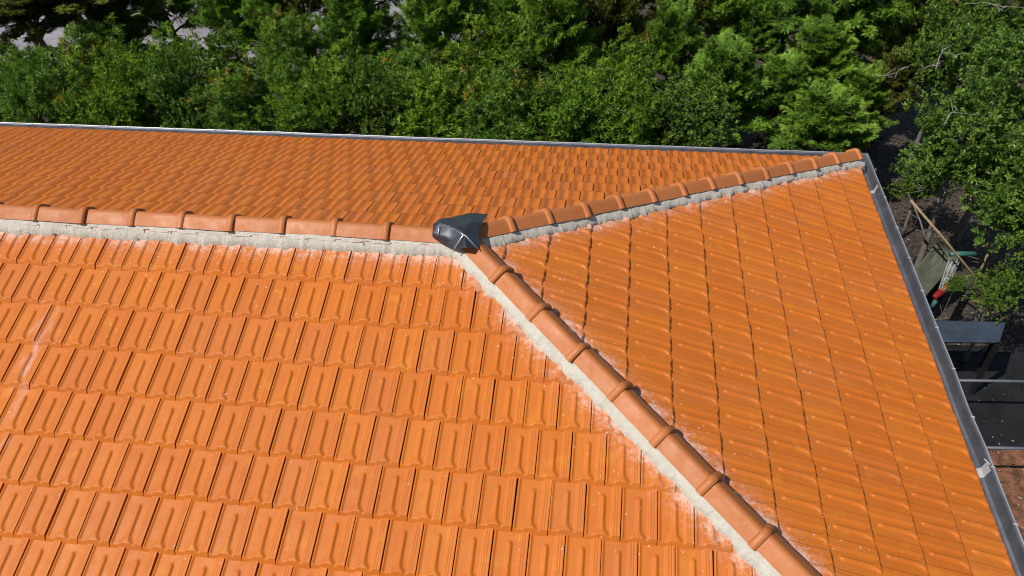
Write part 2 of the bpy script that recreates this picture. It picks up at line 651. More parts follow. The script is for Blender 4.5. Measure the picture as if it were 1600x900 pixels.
RV, RFc, RR, RS = [], [], [], []        # the small and distant tiles, joined
count = 0
for ar, kind, R, xa, s, cut in recs:
    M = Matrix.Translation(APEX) @ R @ Matrix.Translation((xa, -s, 0)) @ jitter()
    (VH, FH, NTH), (VL, FL, NTL), tile_me = TILE[kind]
    if count < 300:
        if cut:
            bm = cut_mesh(VH, FH, NTH, M, kind, CLAY)
            if bm is None:
                continue
            me = bm_mesh('roof_tile', bm, CLAY)
        else:
            me = tile_me
        o = obj('roof_tile', me, SLOPES[kind])
        o.matrix_world = M
        count += 1
    else:
        if cut:
            bm = cut_mesh(VL, FL, NTL, M, kind, CLAY)
            if bm is None:
                continue
            bm.verts.index_update()
            vv = [v.co.copy() for v in bm.verts]
            ff = [tuple(v.index for v in f.verts) for f in bm.faces]
            ss = [f.smooth for f in bm.faces]
            bm.free()
        else:
            vv, ff, ss = [Vector(v) for v in VL], FL, [i < NTL for i in range(len(FL))]
        b = len(RV)
        RV += [tuple(M @ v) for v in vv]
        RFc += [tuple(q + b for q in f) for f in ff]
        RS += ss
        RR += [random.random()] * len(ff)
me = mesh_from('roof_tiles', RV, RFc, CLAY)
me.polygons.foreach_set('use_smooth', RS)
at_ = me.attributes.new('rnd', 'FLOAT', 'FACE')
at_.data.foreach_set('value', RR)
obj('roof_tiles', me, house, kind='stuff', label='smaller and more distant orange clay roof tiles')

# ---- ridge and hip caps
RPROF = [(-.093, -.066), (-.089, -.062), (-.068, -.044), (-.048, -.028), (-.035, -.018), (-.024, -.009), (-.012, -.0025), (0, 0),
         (.012, -.0025), (.024, -.009), (.035, -.018), (.048, -.028), (.068, -.044), (.089, -.062), (.093, -.066)]



def ridge_tile_mesh(short=False):
    # stations along the axis: (y, outward offset, outward offset scale)
    st = [(0.0, -.004), (0.03, 0), (.34, .002), (.395, .003), (.398, .016), (.405, .024), (.428, .027), (.446, .024), (.452, .015)]
    if short:
        st = [(0.0, -.004), (.03, 0), (.44, .002)]
    V, F = [], []
    n = len(RPROF)
    cen = Vector((0, -.11))

    def ring(y, off):
        for q_, (px, pz) in enumerate(RPROF):
            a_, b_ = RPROF[max(0, q_ - 1)], RPROF[min(n - 1, q_ + 1)]
            d = Vector((-(b_[1] - a_[1]), b_[0] - a_[0])).normalized()
            V.append((px + d.x * off, y, pz + d.y * off))
    for y, off in st:
        ring(y, off)
    m = len(st)
    for i in range(m - 1):
        for k in range(n - 1):
            a = i * n + k
            F.append((a, a + 1, a + n + 1, a + n))
    b = len(V)
    for y, off in (st[-1], (st[-1][0] - .001, -.016), (0.0, -.02), st[0]):
        ring(y, off)
    for i in range(3):
        for k in range(n - 1):
            a = b + i * n + k
            F.append((a, a + 1, a + n + 1, a + n))
    me = mesh_from('ridge_tile', V, F, CLAY_RIDGE)
    me.polygons.foreach_set('use_smooth', [True] * len(F))
    me.set_sharp_from_angle(angle=math.radians(50))
    return me


ridge_me = ridge_tile_mesh()


def cap_line(origin, axis, crest, starts, name, roll=0.0, me=None):
    axis = axis.normalized()
    up = Vector((0, 0, 1))
    side = axis.cross(up).normalized()
    nrm = side.cross(axis).normalized()
    B = Matrix((side, axis, nrm)).transposed().to_4x4()
    for t in starts:
        o = obj(name, me or ridge_me, house)
        o.matrix_world = (Matrix.Translation(origin + axis * t + up * crest) @ B
                          @ Matrix.Translation((random.gauss(0, .003), 0, random.gauss(0, .0015)))
                          @ Matrix.Rotation(math.radians(random.gauss(0, .5)), 4, 'Z')
                          @ Matrix.Rotation(math.radians(roll + random.gauss(0, 1.0)), 4, 'Y')
                          @ Matrix.Rotation(math.radians(-0.9), 4, 'X'))


RX = Vector((1, 0, 0))
HF = Vector((1, -RF, -math.tan(PR)))
HB = Vector((1, RB, -math.tan(PR)))
# collar ends as measured in the photograph
ends = [-0.57 - 0.4165 * i for i in range(19)]
cap_line(APEX, RX, 0.112, [e - 0.430 for e in ends], 'ridge_tile')
cap_line(APEX, RX, 0.108, [-0.57 - 0.013], 'ridge_tile', me=ridge_tile_mesh(True))
kf = HF.length
cap_line(APEX, HF, 0.112, [e * kf - 0.430 for e in (.364, .666, .970, 1.255, 1.55, 1.846, 2.153, 2.453, 2.753, 3.053, 3.353, 3.653)], 'hip_tile')
kb = HB.length
cap_line(APEX, HB, 0.112, [e * kb - 0.430 for e in (.327, .605, .887, 1.173, 1.462, 1.752, 2.042, 2.334, 2.630, 2.926, 3.225, 3.525, 3.835)], 'hip_tile', roll=0.0)


# ---- cement bedding along the caps
def mortar_strip(origin, axis, length, slope_normal, start, hs=0.8, ws=0.0, wob=0.014):
    axis = axis.normalized()
    up = Vector((0, 0, 1))
    n = slope_normal
    out = axis.cross(n).normalized()             # lies in the slope, perpendicular to the axis
    horiz = Vector((n.x, n.y, 0))
    if out.dot(horiz) < 0:
        out = -out
    m = int((length - start) / 0.012)
    V, F = [], []
    prof = [(.040, .070 * hs), (.072, .064 * hs), (.089, .058 * hs), (.110 + ws * .5, .036 * hs), (.138 + ws, .010), (.142 + ws, -.05)]
    k = len(prof)
    ph = [random.uniform(0, 6.28) for _ in range(8)]
    slow = 0.0
    for i in range(m + 1):
        t = start + (length - start) * i / m
        slow = slow * 0.86 + random.gauss(0, 0.0038)
        edge = slow + wob * 0.5 * (math.sin(t * 27.9 + ph[0]) * .5 + math.sin(t * 9.1 + ph[1]) * .5 + math.sin(t * 61 + ph[2]) * .3)
        for q, (s, h) in enumerate(prof):
            f = q / (k - 1)
            s2 = s + edge * max(0, f - 0.25) * 1.4 + random.gauss(0, .0010)
            h2 = h + (random.gauss(0, .0011) if 0 < q < k - 1 else 0) + 0.0025 * math.sin(t * 33 + q * 1.7 + ph[3]) * (0 < q < k - 1)
            V.append(origin + axis * t + out * s2 + n * h2)
    for i in range(m):
        for q in range(k - 1):
            a = i * k + q
            F.append((a, a + 1, a + k + 1, a + k))
    me = mesh_from('mortar_bedding', V, F, MORTAR, True)
    obj('mortar_bedding', me, house)


NFv = Vector((0, -math.sin(PF), math.cos(PF)))
NBv = Vector((0, math.sin(PB), math.cos(PB)))
NRv = Vector((math.sin(PR), 0, math.cos(PR)))
mortar_strip(APEX, -RX, -XL, NFv, 0.02, hs=1.0, ws=.016)
mortar_strip(APEX, -RX, -XL, NBv, 0.02, wob=.01)
lenf = EAVE_X / HF.normalized().x
lenb = EAVE_X / HB.normalized().x
mortar_strip(APEX, HF, lenf - .02, NFv, 0.0, ws=.006)
mortar_strip(APEX, HF, lenf - .02, NRv, 0.10, ws=-.03, wob=.014)
mortar_strip(APEX, HB, lenb - .05, NRv, 0.06, ws=.004, wob=.014)
mortar_strip(APEX, HB, lenb - .05, NBv, 0.0, wob=.01)

# ---- lead saddle over the meeting of ridge and hips
def saddle():
    P = {}
    def pt(name, u, v, dz):
        P[name] = at(u, v, ZR + dz)
    pt('a', 676.5, 352, .112); pt('b', 676, 366, .085); pt('c', 676.5, 376, .030); pt('d', 684, 381, .020)
    pt('e', 697, 387, .020); pt('f', 709, 391.5, .030); pt('g', 729, 390, .105); pt('h', 749.5, 390.5, .045)
    pt('t', 725, 367, .150); pt('r', 748, 374, .060); pt('i', 749, 359, .085); pt('j', 755, 349, .085)
    pt('k', 762.5, 337, .040); pt('l', 746, 336, .030); pt('m', 732, 335.5, .045); pt('n', 710, 341.5, .070)
    pt('o', 688, 344.5, .108); pt('s', 706, 357, .150); pt('w', 738, 350, .140); pt('q', 703, 376, .085)
    pt('y', 686, 350, .138); pt('z', 685.5, 371, .080)
    tris = ['aby', 'bzy', 'bcz', 'cdz', 'dez', 'ezq', 'efq', 'fqt', 'ftg', 'tgh', 'thr', 'tri', 'tiw', 'ijw', 'jkw', 'klw', 'lmw', 'mnw', 'nsw', 'nos', 'oys', 'oay',
            'ysz', 'zsq', 'sqt', 'stw']
    names = list(P)
    bm = bmesh.new()
    vs = {k: bm.verts.new(v) for k, v in P.items()}
    for t in tris:
        bm.faces.new([vs[c] for c in t])
    bmesh.ops.recalc_face_normals(bm, faces=bm.faces[:])
    if sum(f.normal.z for f in bm.faces) < 0:
        bmesh.ops.reverse_faces(bm, faces=bm.faces[:])
    bmesh.ops.subdivide_edges(bm, edges=bm.edges[:], cuts=4, use_grid_fill=True)
    from mathutils import noise as mn
    for v in bm.verts:
        v.co += Vector((0, 0, .016)) + (mn.noise_vector(v.co * 12) * 0.005 + mn.noise_vector(v.co * 40) * 0.0006)
    r = bmesh.ops.solidify(bm, geom=bm.faces[:], thickness=0.004)
    me = bm_mesh('lead_flashing', bm, LEAD, True)
    me.set_sharp_from_angle(angle=math.radians(60))
    return me


lead = obj('lead_flashing', saddle(), house, label='crumpled dark lead flashing over the ridge end')
V, F = tube([at(708, 391.5, ZR + .050), at(716, 379, ZR + .125), at(722.5, 369, ZR + .166), at(725, 367, ZR + .172), at(728, 369, ZR + .168), at(737, 378.5, ZR + .13), at(748.5, 390.5, ZR + .066)],
            [.005, .006, .007, .007, .007, .006, .005], 8)
obj('folded_hem', mesh_from('folded_hem', V, F, LEAD_WORN_SHEEN, True), lead)
V, F = tube([at(687, 346.5, ZR + .142), at(686, 356, ZR + .140), at(685.5, 368, ZR + .105)], [.004, .006, .004], 8)
obj('folded_hem', mesh_from('folded_hem', V, F, LEAD_WORN_SHEEN, True), lead)

# ---- gutters: folded zinc channel on brackets
GPROF = [(-.045, .005), (-.045, -.085), (-.030, -.098), (.085, -.098), (.103, -.085), (.122, .000), (.128, .010), (.138, .012), (.143, .003), (.137, -.006),
         (.131, -.003), (.120, -.02), (.099, -.088), (.084, -.102), (-.032, -.102), (-.049, -.088), (-.049, .005)]


def gutter(name, p0, p1, out, miter0=0, miter1=0):
    p0, p1 = Vector(p0), Vector(p1)
    ax = (p1 - p0).normalized()
    segs = max(2, int((p1 - p0).length / 0.35))
    V, F = [], []
    n = len(GPROF)
    for i in range(segs + 1):
        t = i / segs
        w = Vector((random.gauss(0, .0018), random.gauss(0, .0018), random.gauss(0, .0015))) if 0 < i < segs else Vector()
        for o_, z in GPROF:
            sh = miter0 * o_ * (i == 0) + miter1 * o_ * (i == segs)
            V.append(p0.lerp(p1, t) + out * o_ + Vector((0, 0, z)) + w + ax * sh)
    for i in range(segs):
        for k in range(n):
            k2 = (k + 1) % n
            F.append((i * n + k, i * n + k2, (i + 1) * n + k2, (i + 1) * n + k))
    g_ = obj(name, mesh_from(name, V, F, ZINC), house)
    bead = [V[i * n + 7] + Vector((0, 0, .001)) for i in range(segs + 1)]
    bv, bf = tube(bead, [.0055] * len(bead), 8)
    obj('rolled_lip', mesh_from('rolled_lip', bv, bf, ZINC_SHEEN, True), g_)
    return g_


GZ = EAVE_Z - 0.035
CB = Vector((EAVE_X, EAVE_YB, GZ))
g_back = gutter('gutter', (XL, EAVE_YB, GZ), CB, Vector((0, 1, 0)), 0, 1)
g_right = gutter('gutter', CB, (EAVE_X, EAVE_YF + .1, GZ), Vector((1, 0, 0)), -1, 1)
g_front = gutter('gutter', (EAVE_X, EAVE_YF + .1, GZ), (XL, EAVE_YF + .1, GZ), Vector((0, -1, 0)), -1, 0)


def bracket_mesh():
    bm = bmesh.new()
    bm_box(bm, (.030, .012, .006), (.135, 0, .016), None, .002)
    bm_box(bm, (.006, .020, .050), (.147, 0, -.012), None, .002)
    bm_box(bm, (.17, .018, .004), (.045, 0, -.110), None, .001)
    return bm_mesh('gutter_bracket', bm, ZINC_NEW)


br_me = bracket_mesh()
xb = XL + .3
while xb < EAVE_X - .1:
    o = obj('gutter_bracket', br_me, g_back)
    o.location = (xb, EAVE_YB, GZ)
    o.rotation_euler = (0, 0, math.pi / 2)
    xb += 0.50 + random.uniform(-.06, .06)
yb = EAVE_YB - .75
while yb > EAVE_YF:
    o = obj('gutter_bracket', br_me, g_right)
    o.location = (EAVE_X, yb, GZ)
    yb -= 0.50 + random.uniform(-.05, .05)


def joint_mesh(w, inner):
    bm = bmesh.new()
    pr = [(-.043, .003), (-.043, -.083), (-.030, -.0955), (.085, -.0955), (.101, -.085), (.119, -.002)]
    for y in (-w / 2, w / 2):
        for o_, z in pr:
            bm.verts.new((o_, y, z + .002))
    bm.verts.ensure_lookup_table()
    n = len(pr)
    for k in range(n - 1):
        bm.faces.new((bm.verts[k], bm.verts[k + 1], bm.verts[n + k + 1], bm.verts[n + k]))
    return bm_mesh('gutter_joint', bm, ZINC_NEW)


# overlapping sleeve where two lengths meet
jy = at(1530, 727, GZ).y
o = obj('gutter_joint', joint_mesh(.085, True), g_right)
o.location = (EAVE_X, jy, GZ)
o = obj('gutter_joint', joint_mesh(.05, True), g_right)
o.location = (EAVE_X, EAVE_YB - .50, GZ)
# diagonal strap
bm = bmesh.new()
bm_box(bm, (.012, .07, .004), (.118, .03, .004), Matrix.Rotation(.5, 3, 'Z'), .001)
o = obj('gutter_strap', bm_mesh('gutter_strap', bm, ZINC_NEW), g_right)
o.location = (EAVE_X, jy, GZ)
# fascia boards under the eaves
bm = bmesh.new()
bm_box(bm, (EAVE_X - XL - .1, .025, .16), ((EAVE_X - .1 + XL) / 2, EAVE_YB - .065, EAVE_Z - .13))
obj('fascia_board', bm_mesh('fascia_board', bm, WOOD), house)
bm = bmesh.new()
bm_box(bm, (.025, EAVE_YB - EAVE_YF - .2, .16), (EAVE_X - .065, (EAVE_YB + EAVE_YF) / 2, EAVE_Z - .13))
obj('fascia_board', bm_mesh('fascia_board', bm, WOOD), house)

# ------------------------------------------------------------------ vegetation
def leaves_mesh(name, base, direc, normal, length, width, rnd, clump, mat, fold=0.25):
    """one folded four-point leaf for each row of the arrays"""
    n = len(base)
    direc = direc / np.linalg.norm(direc, axis=1, keepdims=True)
    side = np.cross(direc, normal)
    side /= np.linalg.norm(side, axis=1, keepdims=True) + 1e-9
    nn = np.cross(side, direc)
    L = length[:, None]
    W = width[:, None]
    mid = base + direc * L * 0.45
    V = np.empty((n, 4, 3))
    V[:, 0] = base
    V[:, 1] = mid + side * W * 0.5 + nn * W * fold
    V[:, 2] = base + direc * L - nn * L * 0.08
    V[:, 3] = mid - side * W * 0.5 + nn * W * fold
    idx = (np.arange(n) * 4)[:, None, None] + np.array([[0, 1, 2], [0, 2, 3]])[None]
    me = bpy.data.meshes.new(name)
    me.vertices.add(n * 4)
    me.vertices.foreach_set('co', V.astype(np.float32).ravel())
    me.loops.add(n * 6)
    me.loops.foreach_set('vertex_index', idx.astype(np.int32).ravel())
    me.polygons.add(n * 2)
    me.polygons.foreach_set('loop_start', np.arange(0, n * 6, 3, dtype=np.int32))
    me.update(calc_edges=True)
    for nm, arr in (('rnd', rnd), ('clump', clump)):
        a = me.attributes.new(nm, 'FLOAT', 'FACE')
        a.data.foreach_set('value', np.repeat(arr, 2).astype(np.float32))
    me.materials.append(mat)
    return me


def unit(a):
    return a / (np.linalg.norm(a, axis=1, keepdims=True) + 1e-9)


def lobes(d, k, amp, seed):
    r = np.random.default_rng(seed)
    c = unit(r.normal(size=(k, 3)) + np.array([0, 0, .3]))
    f = np.zeros(len(d))
    for q in c:
        f = np.maximum(f, np.exp((d @ q - 1) * 14) * r.uniform(.5, 1))
    return 1 - amp + amp * f * 1.5


def broadleaf_crown(name, mat, seed, tips=1100, per=20, ll=.065, lw=.021, shoot=.13, spread=.85, shell=.35, lob=.35):
    """bushy crown of unit radius built from leafy shoots; ragged outline with gaps"""
    r = np.random.default_rng(seed)
    d = unit(r.normal(size=(tips, 3)) * np.array([1, 1, 1.0]) + np.array([0, 0, .45]))
    rad = lobes(d, 26, lob, seed + 1) * (1 - shell * r.random(tips) ** 1.4)
    tip = d * rad[:, None]
    axis = unit(d * .8 + r.normal(size=(tips, 3)) * .45 + np.array([0, 0, .35]))
    n = tips * per
    ci = np.repeat(np.arange(tips), per)
    tt = r.random(n)
    ax = axis[ci]
    rdl = unit(np.cross(ax, r.normal(size=(n, 3))))
    base = tip[ci] - ax * (tt * shoot)[:, None]
    open_ = spread * (0.45 + 0.75 * tt)
    di = unit(ax * (1 - .45 * tt)[:, None] + rdl * open_[:, None] + r.normal(size=(n, 3)) * .16)
    nor = ax + r.normal(size=(n, 3)) * .25
    return leaves_mesh(name, base, di, nor, ll * r.uniform(.65, 1.2, n), lw * r.uniform(.75, 1.2, n), r.random(n), r.random(tips)[ci], mat)


def conifer_crown(name, mat, seed, plumes=110, height=1.0, flat=0.25, nl=.085, nw=.0165, tw=17, per=11, plume_len=(.35, .62)):
    """feathery crown: plumes that leave the trunk, each with side twigs of scale leaves"""
    r = np.random.default_rng(seed)
    B, D, NO, LE, WI, RN, CLp = [], [], [], [], [], [], []
    for p in range(plumes):
        hz = r.random() ** .8
        an = p * 2.39996 + r.normal() * .3
        reach = (1 - .55 * hz) * r.uniform(.6, 1.0)
        el = r.uniform(-.05, .45) + hz * .7
        out = np.array([math.cos(an) * math.cos(el), math.sin(an) * math.cos(el), math.sin(el)])
        L = r.uniform(*plume_len) * (1 - .35 * hz)
        start = np.array([0, 0, -.55 + 1.15 * hz]) + out * max(0.05, reach - L)
        sidev = np.cross(out, [0, 0, 1.0]); sidev /= np.linalg.norm(sidev)
        upv = np.cross(sidev, out)
        roll = r.normal() * .35
        sidev, upv = sidev * math.cos(roll) + upv * math.sin(roll), upv * math.cos(roll) - sidev * math.sin(roll)
        bend = r.uniform(-.10, .28)
        pc = r.random()
        t = np.linspace(.05, 1, tw)
        for i, ti in enumerate(t):
            org = start + out * L * ti + np.array([0, 0, bend * L * ti * ti])
            ad = out + np.array([0, 0, 2 * bend * ti])
            tl = L * (.42 * (1 - ti) ** .9 * min(1, .35 + ti * 2.2) + .05)
            for sg in (-1, 1):
                tdir = ad * .75 + sidev * sg * r.uniform(.55, .95) + upv * r.normal() * flat + np.array([0, 0, r.uniform(0, .25)])
                tdir /= np.linalg.norm(tdir)
                q = r.random(per)
                b = org + tdir * (tl * q)[:, None]
                ts = np.cross(tdir, upv); ts /= np.linalg.norm(ts) + 1e-9
                s2 = np.where(r.random(per) > .5, 1, -1)
                dd = tdir * .8 + ts * (s2 * r.uniform(.3, .8, per))[:, None] + r.normal(size=(per, 3)) * .30
                B.append(b); D.append(dd); NO.append(np.tile(upv, (per, 1)) + r.normal(size=(per, 3)) * .3)
                LE.append(nl * r.uniform(.6, 1.3, per)); WI.append(nw * r.uniform(.7, 1.3, per)); RN.append(r.random(per))
                CLp.append(np.clip(np.full(per, .55 * pc + .45 * ti) + q * .1, 0, 1))
    cat = np.concatenate
    return leaves_mesh(name, cat(B), cat(D), cat(NO), cat(LE), cat(WI), cat(RN), cat(CLp), mat)


def trunk_mesh(name, mat, seed, h, crown_r, limbs=9, r0=.07, lean=(0, 0), crown_from=.35):
    r = random.Random(seed)
    parts = []
    pts, rad = [], []
    for i in range(6):
        t = i / 5
        pts.append(Vector((lean[0] * t + r.gauss(0, .03) * (0 < i), lean[1] * t + r.gauss(0, .03) * (0 < i), h * t)))
        rad.append(r0 * (1 - .75 * t) * (1.25 if i == 0 else 1))
    parts.append(tube(pts, rad, 9))
    for k in range(limbs):
        t = crown_from + (1 - crown_from) * (k + .5) / limbs
        b = pts[0].lerp(pts[-1], t)
        an = k * 2.4 + r.random()
        L = crown_r * r.uniform(.55, .85)
        d = Vector((math.cos(an), math.sin(an), r.uniform(.25, .7))).normalized()
        q = [b, b + d * L * .5 + Vector((r.gauss(0, .05), r.gauss(0, .05), .03)), b + d * L + Vector((0, 0, L * .12))]
        parts.append(tube(q, [r0 * .45 * (1 - .5 * t), r0 * .28 * (1 - .4 * t), r0 * .08], 6))
        for w in range(2):
            e = q[1].lerp(q[2], r.random() * .6)
            d2 = (d + Vector((r.gauss(0, .6), r.gauss(0, .6), r.gauss(0, .4)))).normalized()
            parts.append(tube([e, e + d2 * L * .4], [r0 * .16, r0 * .04], 5))
    V, F = join(parts)
    return mesh_from(name, V, F, mat, True)


LEAF_A = leaf_material('glossy_hedge_leaf', (0.052, 0.120, 0.013), (0.156, 0.267, 0.028), (0.272, 0.407, 0.045), .42, .40, spec=.22)
LEAF_B = leaf_material('lance_leaf', (0.048, 0.117, 0.016), (0.132, 0.247, 0.032), (0.228, 0.364, 0.046), .40, .34, (0.34, 0.27, 0.035), 0.22)
LEAF_D = leaf_material('round_glossy_leaf', (0.045, 0.101, 0.017), (0.122, 0.212, 0.034), (0.204, 0.319, 0.053), .34, .32)
LEAF_C = leaf_material('conifer_spray', (0.065, 0.143, 0.022), (0.162, 0.298, 0.043), (0.285, 0.467, 0.073), .6, .34, spec=.2)
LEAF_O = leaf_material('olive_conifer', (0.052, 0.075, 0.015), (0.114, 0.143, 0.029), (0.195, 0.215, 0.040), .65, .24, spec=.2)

BROAD = {
    'A': [broadleaf_crown('crown', LEAF_A, 20 + i, 1350, 16, .085, .0255, .12, 1.0, .55, .60) for i in range(3)],
    'B': [broadleaf_crown('crown', LEAF_B, 40 + i, 1050, 24, .100, .0175, .10, 1.0, .50, .55) for i in range(3)],
    'D': [broadleaf_crown('crown', LEAF_D, 60 + i, 1250, 16, .062, .028, .08, 1.0, .55, .60) for i in range(3)],
}
CONI = {
    'C': [conifer_crown('crown', LEAF_C, 80 + i, 125) for i in range(3)],
    'O': [conifer_crown('crown', LEAF_O, 90 + i, 105, flat=.4) for i in range(2)],
}
TR_SHRUB = [trunk_mesh('trunk', BARK, 5 + i, 2.6, 1.0, 12, .05, crown_from=.3) for i in range(3)]
TR_CONI = [trunk_mesh('trunk', BARK_RED, 15 + i, 3.2, .75, 14, .09, crown_from=.25) for i in range(2)]
TR_GREY = [trunk_mesh('trunk', BARK_GREY, 25 + i, 2.9, 1.0, 8, .06, crown_from=.3) for i in range(2)]
pcount = 0


def plant(name, sp, pos, rx, rz, label, cat, group=None, rot=None):
    """pos is the centre of the crown; the plant stands on the ground below it"""
    global pcount
    pcount += 1
    e = empty(name, (pos[0], pos[1], 0), label=label, cat=cat, group=group)
    e.rotation_euler.z = rot if rot is not None else random.uniform(0, 6.28)
    pool = BROAD.get(sp) or CONI[sp]
    c = obj('crown', pool[pcount % len(pool)], e)
    c.location = (0, 0, pos[2])
    c.scale = (rx, rx * random.uniform(.92, 1.08), rz)
    trs = TR_SHRUB if sp in 'AB' else (TR_GREY if sp == 'D' else TR_CONI)
    t = obj('trunk', trs[pcount % len(trs)], e)
    hh = 2.6 if sp in 'AB' else (2.9 if sp == 'D' else 3.2)
    zz = (pos[2] + rz * (.45 if sp in 'ABD' else .62)) / hh
    t.scale = (rx / 1.1, rx / 1.1, zz)
    return e


KIND = {'A': 'glossy green', 'B': 'lance leaved', 'D': 'round leaved'}
ORD = ['first', 'second', 'third', 'fourth', 'fifth', 'sixth', 'seventh', 'eighth', 'ninth', 'tenth', 'eleventh', 'twelfth', 'thirteenth', 'fourteenth', 'fifteenth']
# front row of the hedge just behind the back gutter
row1 = [(-30, 'B'), (85, 'B'), (190, 'A'), (285, 'D'), (385, 'B'), (490, 'A'), (590, 'D'), (690, 'A'), (790, 'B'), (885, 'A'), (985, 'A'), (1075, 'D')]
for i, (u, sp) in enumerate(row1):
    v = 168 + u * .035 + random.uniform(-8, 8)
    p = at(u, v, 2.15)
    plant('hedge_shrub', sp, p, random.uniform(.70, 1.0), random.uniform(.70, .98),
          '%s %s shrub from the left in the hedge touching the back gutter' % (ORD[i], KIND[sp]), 'shrub', 'hedge shrubs along the back gutter')
row2 = [(20, 142, 'B', 1.8), (160, 118, 'B', 1.9), (265, 130, 'A', 1.9), (350, 132, 'D', 2.0), (455, 108, 'B', 2.2), (545, 142, 'A', 1.9), (655, 130, 'B', 2.0), (760, 115, 'A', 2.2), (860, 135, 'D', 1.9), (955, 150, 'A', 2.0)]
for i, (u, v, sp, z) in enumerate(row2):
    p = at(u, v, z)
    plant('hedge_shrub', sp, p, random.uniform(.85, 1.05), random.uniform(.8, .95),
          '%s %s shrub from the left in the second hedge row below the conifers' % (ORD[i], KIND[sp]), 'shrub', 'hedge shrubs of the second row')
# feathery conifers behind and to the right of the hedge
con = [(185, 68, 1.7, .95, .85, 'C', 'bright green conifer beside the pale ground at far left'),
       (365, 25, 2.4, .95, 1.2, 'C', 'feathery conifer above the lance leaved shrubs, left of the dark gap'),
       (560, 62, 2.6, .9, 1.1, 'C', 'feathery conifer rising behind the middle of the hedge'),
       (690, 45, 2.8, 1.0, 1.2, 'C', 'feathery conifer at the top edge, just left of the picture centre'),
       (868, 55, 2.8, 1.05, 1.1, 'C', 'bright feathery conifer at the top edge, just right of the picture centre'),
       (1045, 92, 2.1, .85, 1.0, 'C', 'small conifer drooping over the right end of the hedge'),
       (1125, 150, 1.9, 1.0, .95, 'C', 'broad low conifer at the right end of the hedge'),
       (1180, 55, 2.2, .75, .8, 'C', 'rounded conifer tuft against dark shade, upper right'),
       (1285, 205, 1.55, .95, .75, 'C', 'low spreading conifer right behind the far roof corner'),
       (1275, 110, 1.9, .95, .85, 'C', 'layered conifer between the low spreading one and the top edge'),
       (1330, 40, 2.2, .9, .9, 'C', 'conifer with level branches at the top edge, upper right'),
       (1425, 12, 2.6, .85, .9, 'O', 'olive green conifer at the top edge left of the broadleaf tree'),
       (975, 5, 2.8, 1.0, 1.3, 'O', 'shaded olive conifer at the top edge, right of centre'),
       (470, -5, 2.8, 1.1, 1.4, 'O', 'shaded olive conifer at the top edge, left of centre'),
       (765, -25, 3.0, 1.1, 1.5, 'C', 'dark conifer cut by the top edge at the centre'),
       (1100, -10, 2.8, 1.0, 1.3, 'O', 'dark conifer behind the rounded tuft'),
       (1240, -25, 3.0, 1.1, 1.4, 'C', 'dark conifer cut by the top edge at right'),
       (262, 12, 2.2, .95, 1.1, 'C', 'feathery conifer with pale ground on both sides, upper left'),
       (425, 40, 2.3, .8, 1.0, 'C', 'conifer with drooping tips above the left part of the hedge'),
       (785, 72, 2.4, .7, .9, 'C', 'narrow conifer above the middle of the hedge'),
       (955, 70, 2.1, .9, 1.0, 'O', 'dull green conifer with dead twigs right of centre'),
       (1215, 160, 1.7, .9, .8, 'C', 'fan shaped conifer left of the layered one'),
       (1340, 165, 1.5, .8, .7, 'C', 'low conifer with long pointed tips near the far roof corner'),
       (1395, 75, 1.9, .9, .9, 'C', 'conifer in half shade left of the bare grey twigs'),
       (1130, 30, 2.4, 1.0, 1.2, 'C', 'tall conifer in front of the brown clearing, upper right'),
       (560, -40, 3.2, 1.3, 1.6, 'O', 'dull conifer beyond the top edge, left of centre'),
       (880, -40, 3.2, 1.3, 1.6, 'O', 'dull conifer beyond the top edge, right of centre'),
       (1340, -50, 3.2, 1.3, 1.6, 'C', 'conifer beyond the top edge, upper right'),
       (1395, 130, 1.9, .6, .6, 'O', 'small olive conifer in the shade beside the broadleaf tree')]
for u, v, z, rx, rz, sp, lab in con:
    plant('conifer_tree', sp, at(u, v, z), rx, rz, lab, 'tree', 'conifers behind the house')
# broadleaf trees at the right
bro = [(1505, 235, 2.5, 1.0, .95, 'broadleaf tree with glossy leaves right of the far roof corner'),
       (1590, 150, 2.6, 1.1, 1.1, 'tall broadleaf tree cut by the right edge, upper right'),
       (1475, 95, 2.4, .85, .95, 'broadleaf tree with bare grey twigs left of the tall one'),
       (1612, 325, 2.2, .9, .95, 'broadleaf tree overhanging the junk, cut by the right edge'),
       (1560, 20, 2.6, 1.2, 1.2, 'broadleaf tree in the upper right corner')]
for u, v, z, rx, rz, lab in bro:
    t_ = plant('broadleaf_tree', 'D', at(u, v, z), rx, rz, lab, 'tree', 'broadleaf trees right of the house', rot=random.uniform(0, 6.28) if u != 1475 else 0.0)
    if u == 1475:
        tr_ = random.Random(5)
        for (u1, v1, u2, v2, zz) in ((1462, 108, 1478, 72, 2.9), (1470, 82, 1494, 90, 3.0), (1440, 112, 1468, 102, 2.8), (1512, 6, 1572, 12, 3.2), (1545, 0, 1562, 18, 3.2), (1360, 118, 1396, 120, 2.3), (1398, 122, 1412, 105, 2.4), (1475, 195, 1498, 172, 3.0)):
            a_, b_ = at(u1, v1, zz) - t_.location, at(u2, v2, zz + .15) - t_.location
            m_ = a_.lerp(b_, .5) + Vector((tr_.gauss(0, .03), tr_.gauss(0, .03), .04))
            segs_ = [tube([a_, m_, b_], [.007, .005, .002], 6)]
            for _ in range(3):
                c_ = m_.lerp(b_, tr_.random() * .8)
                d_ = (b_ - a_) * .45 + Vector((tr_.gauss(0, .09), tr_.gauss(0, .09), tr_.gauss(0, .05)))
                segs_.append(tube([c_, c_ + d_ * tr_.uniform(.5, 1)], [.005, .0015], 5))
            V, F = join(segs_)
            obj('dead_twig', mesh_from('dead_twig', V, F, TWIG, True), t_)
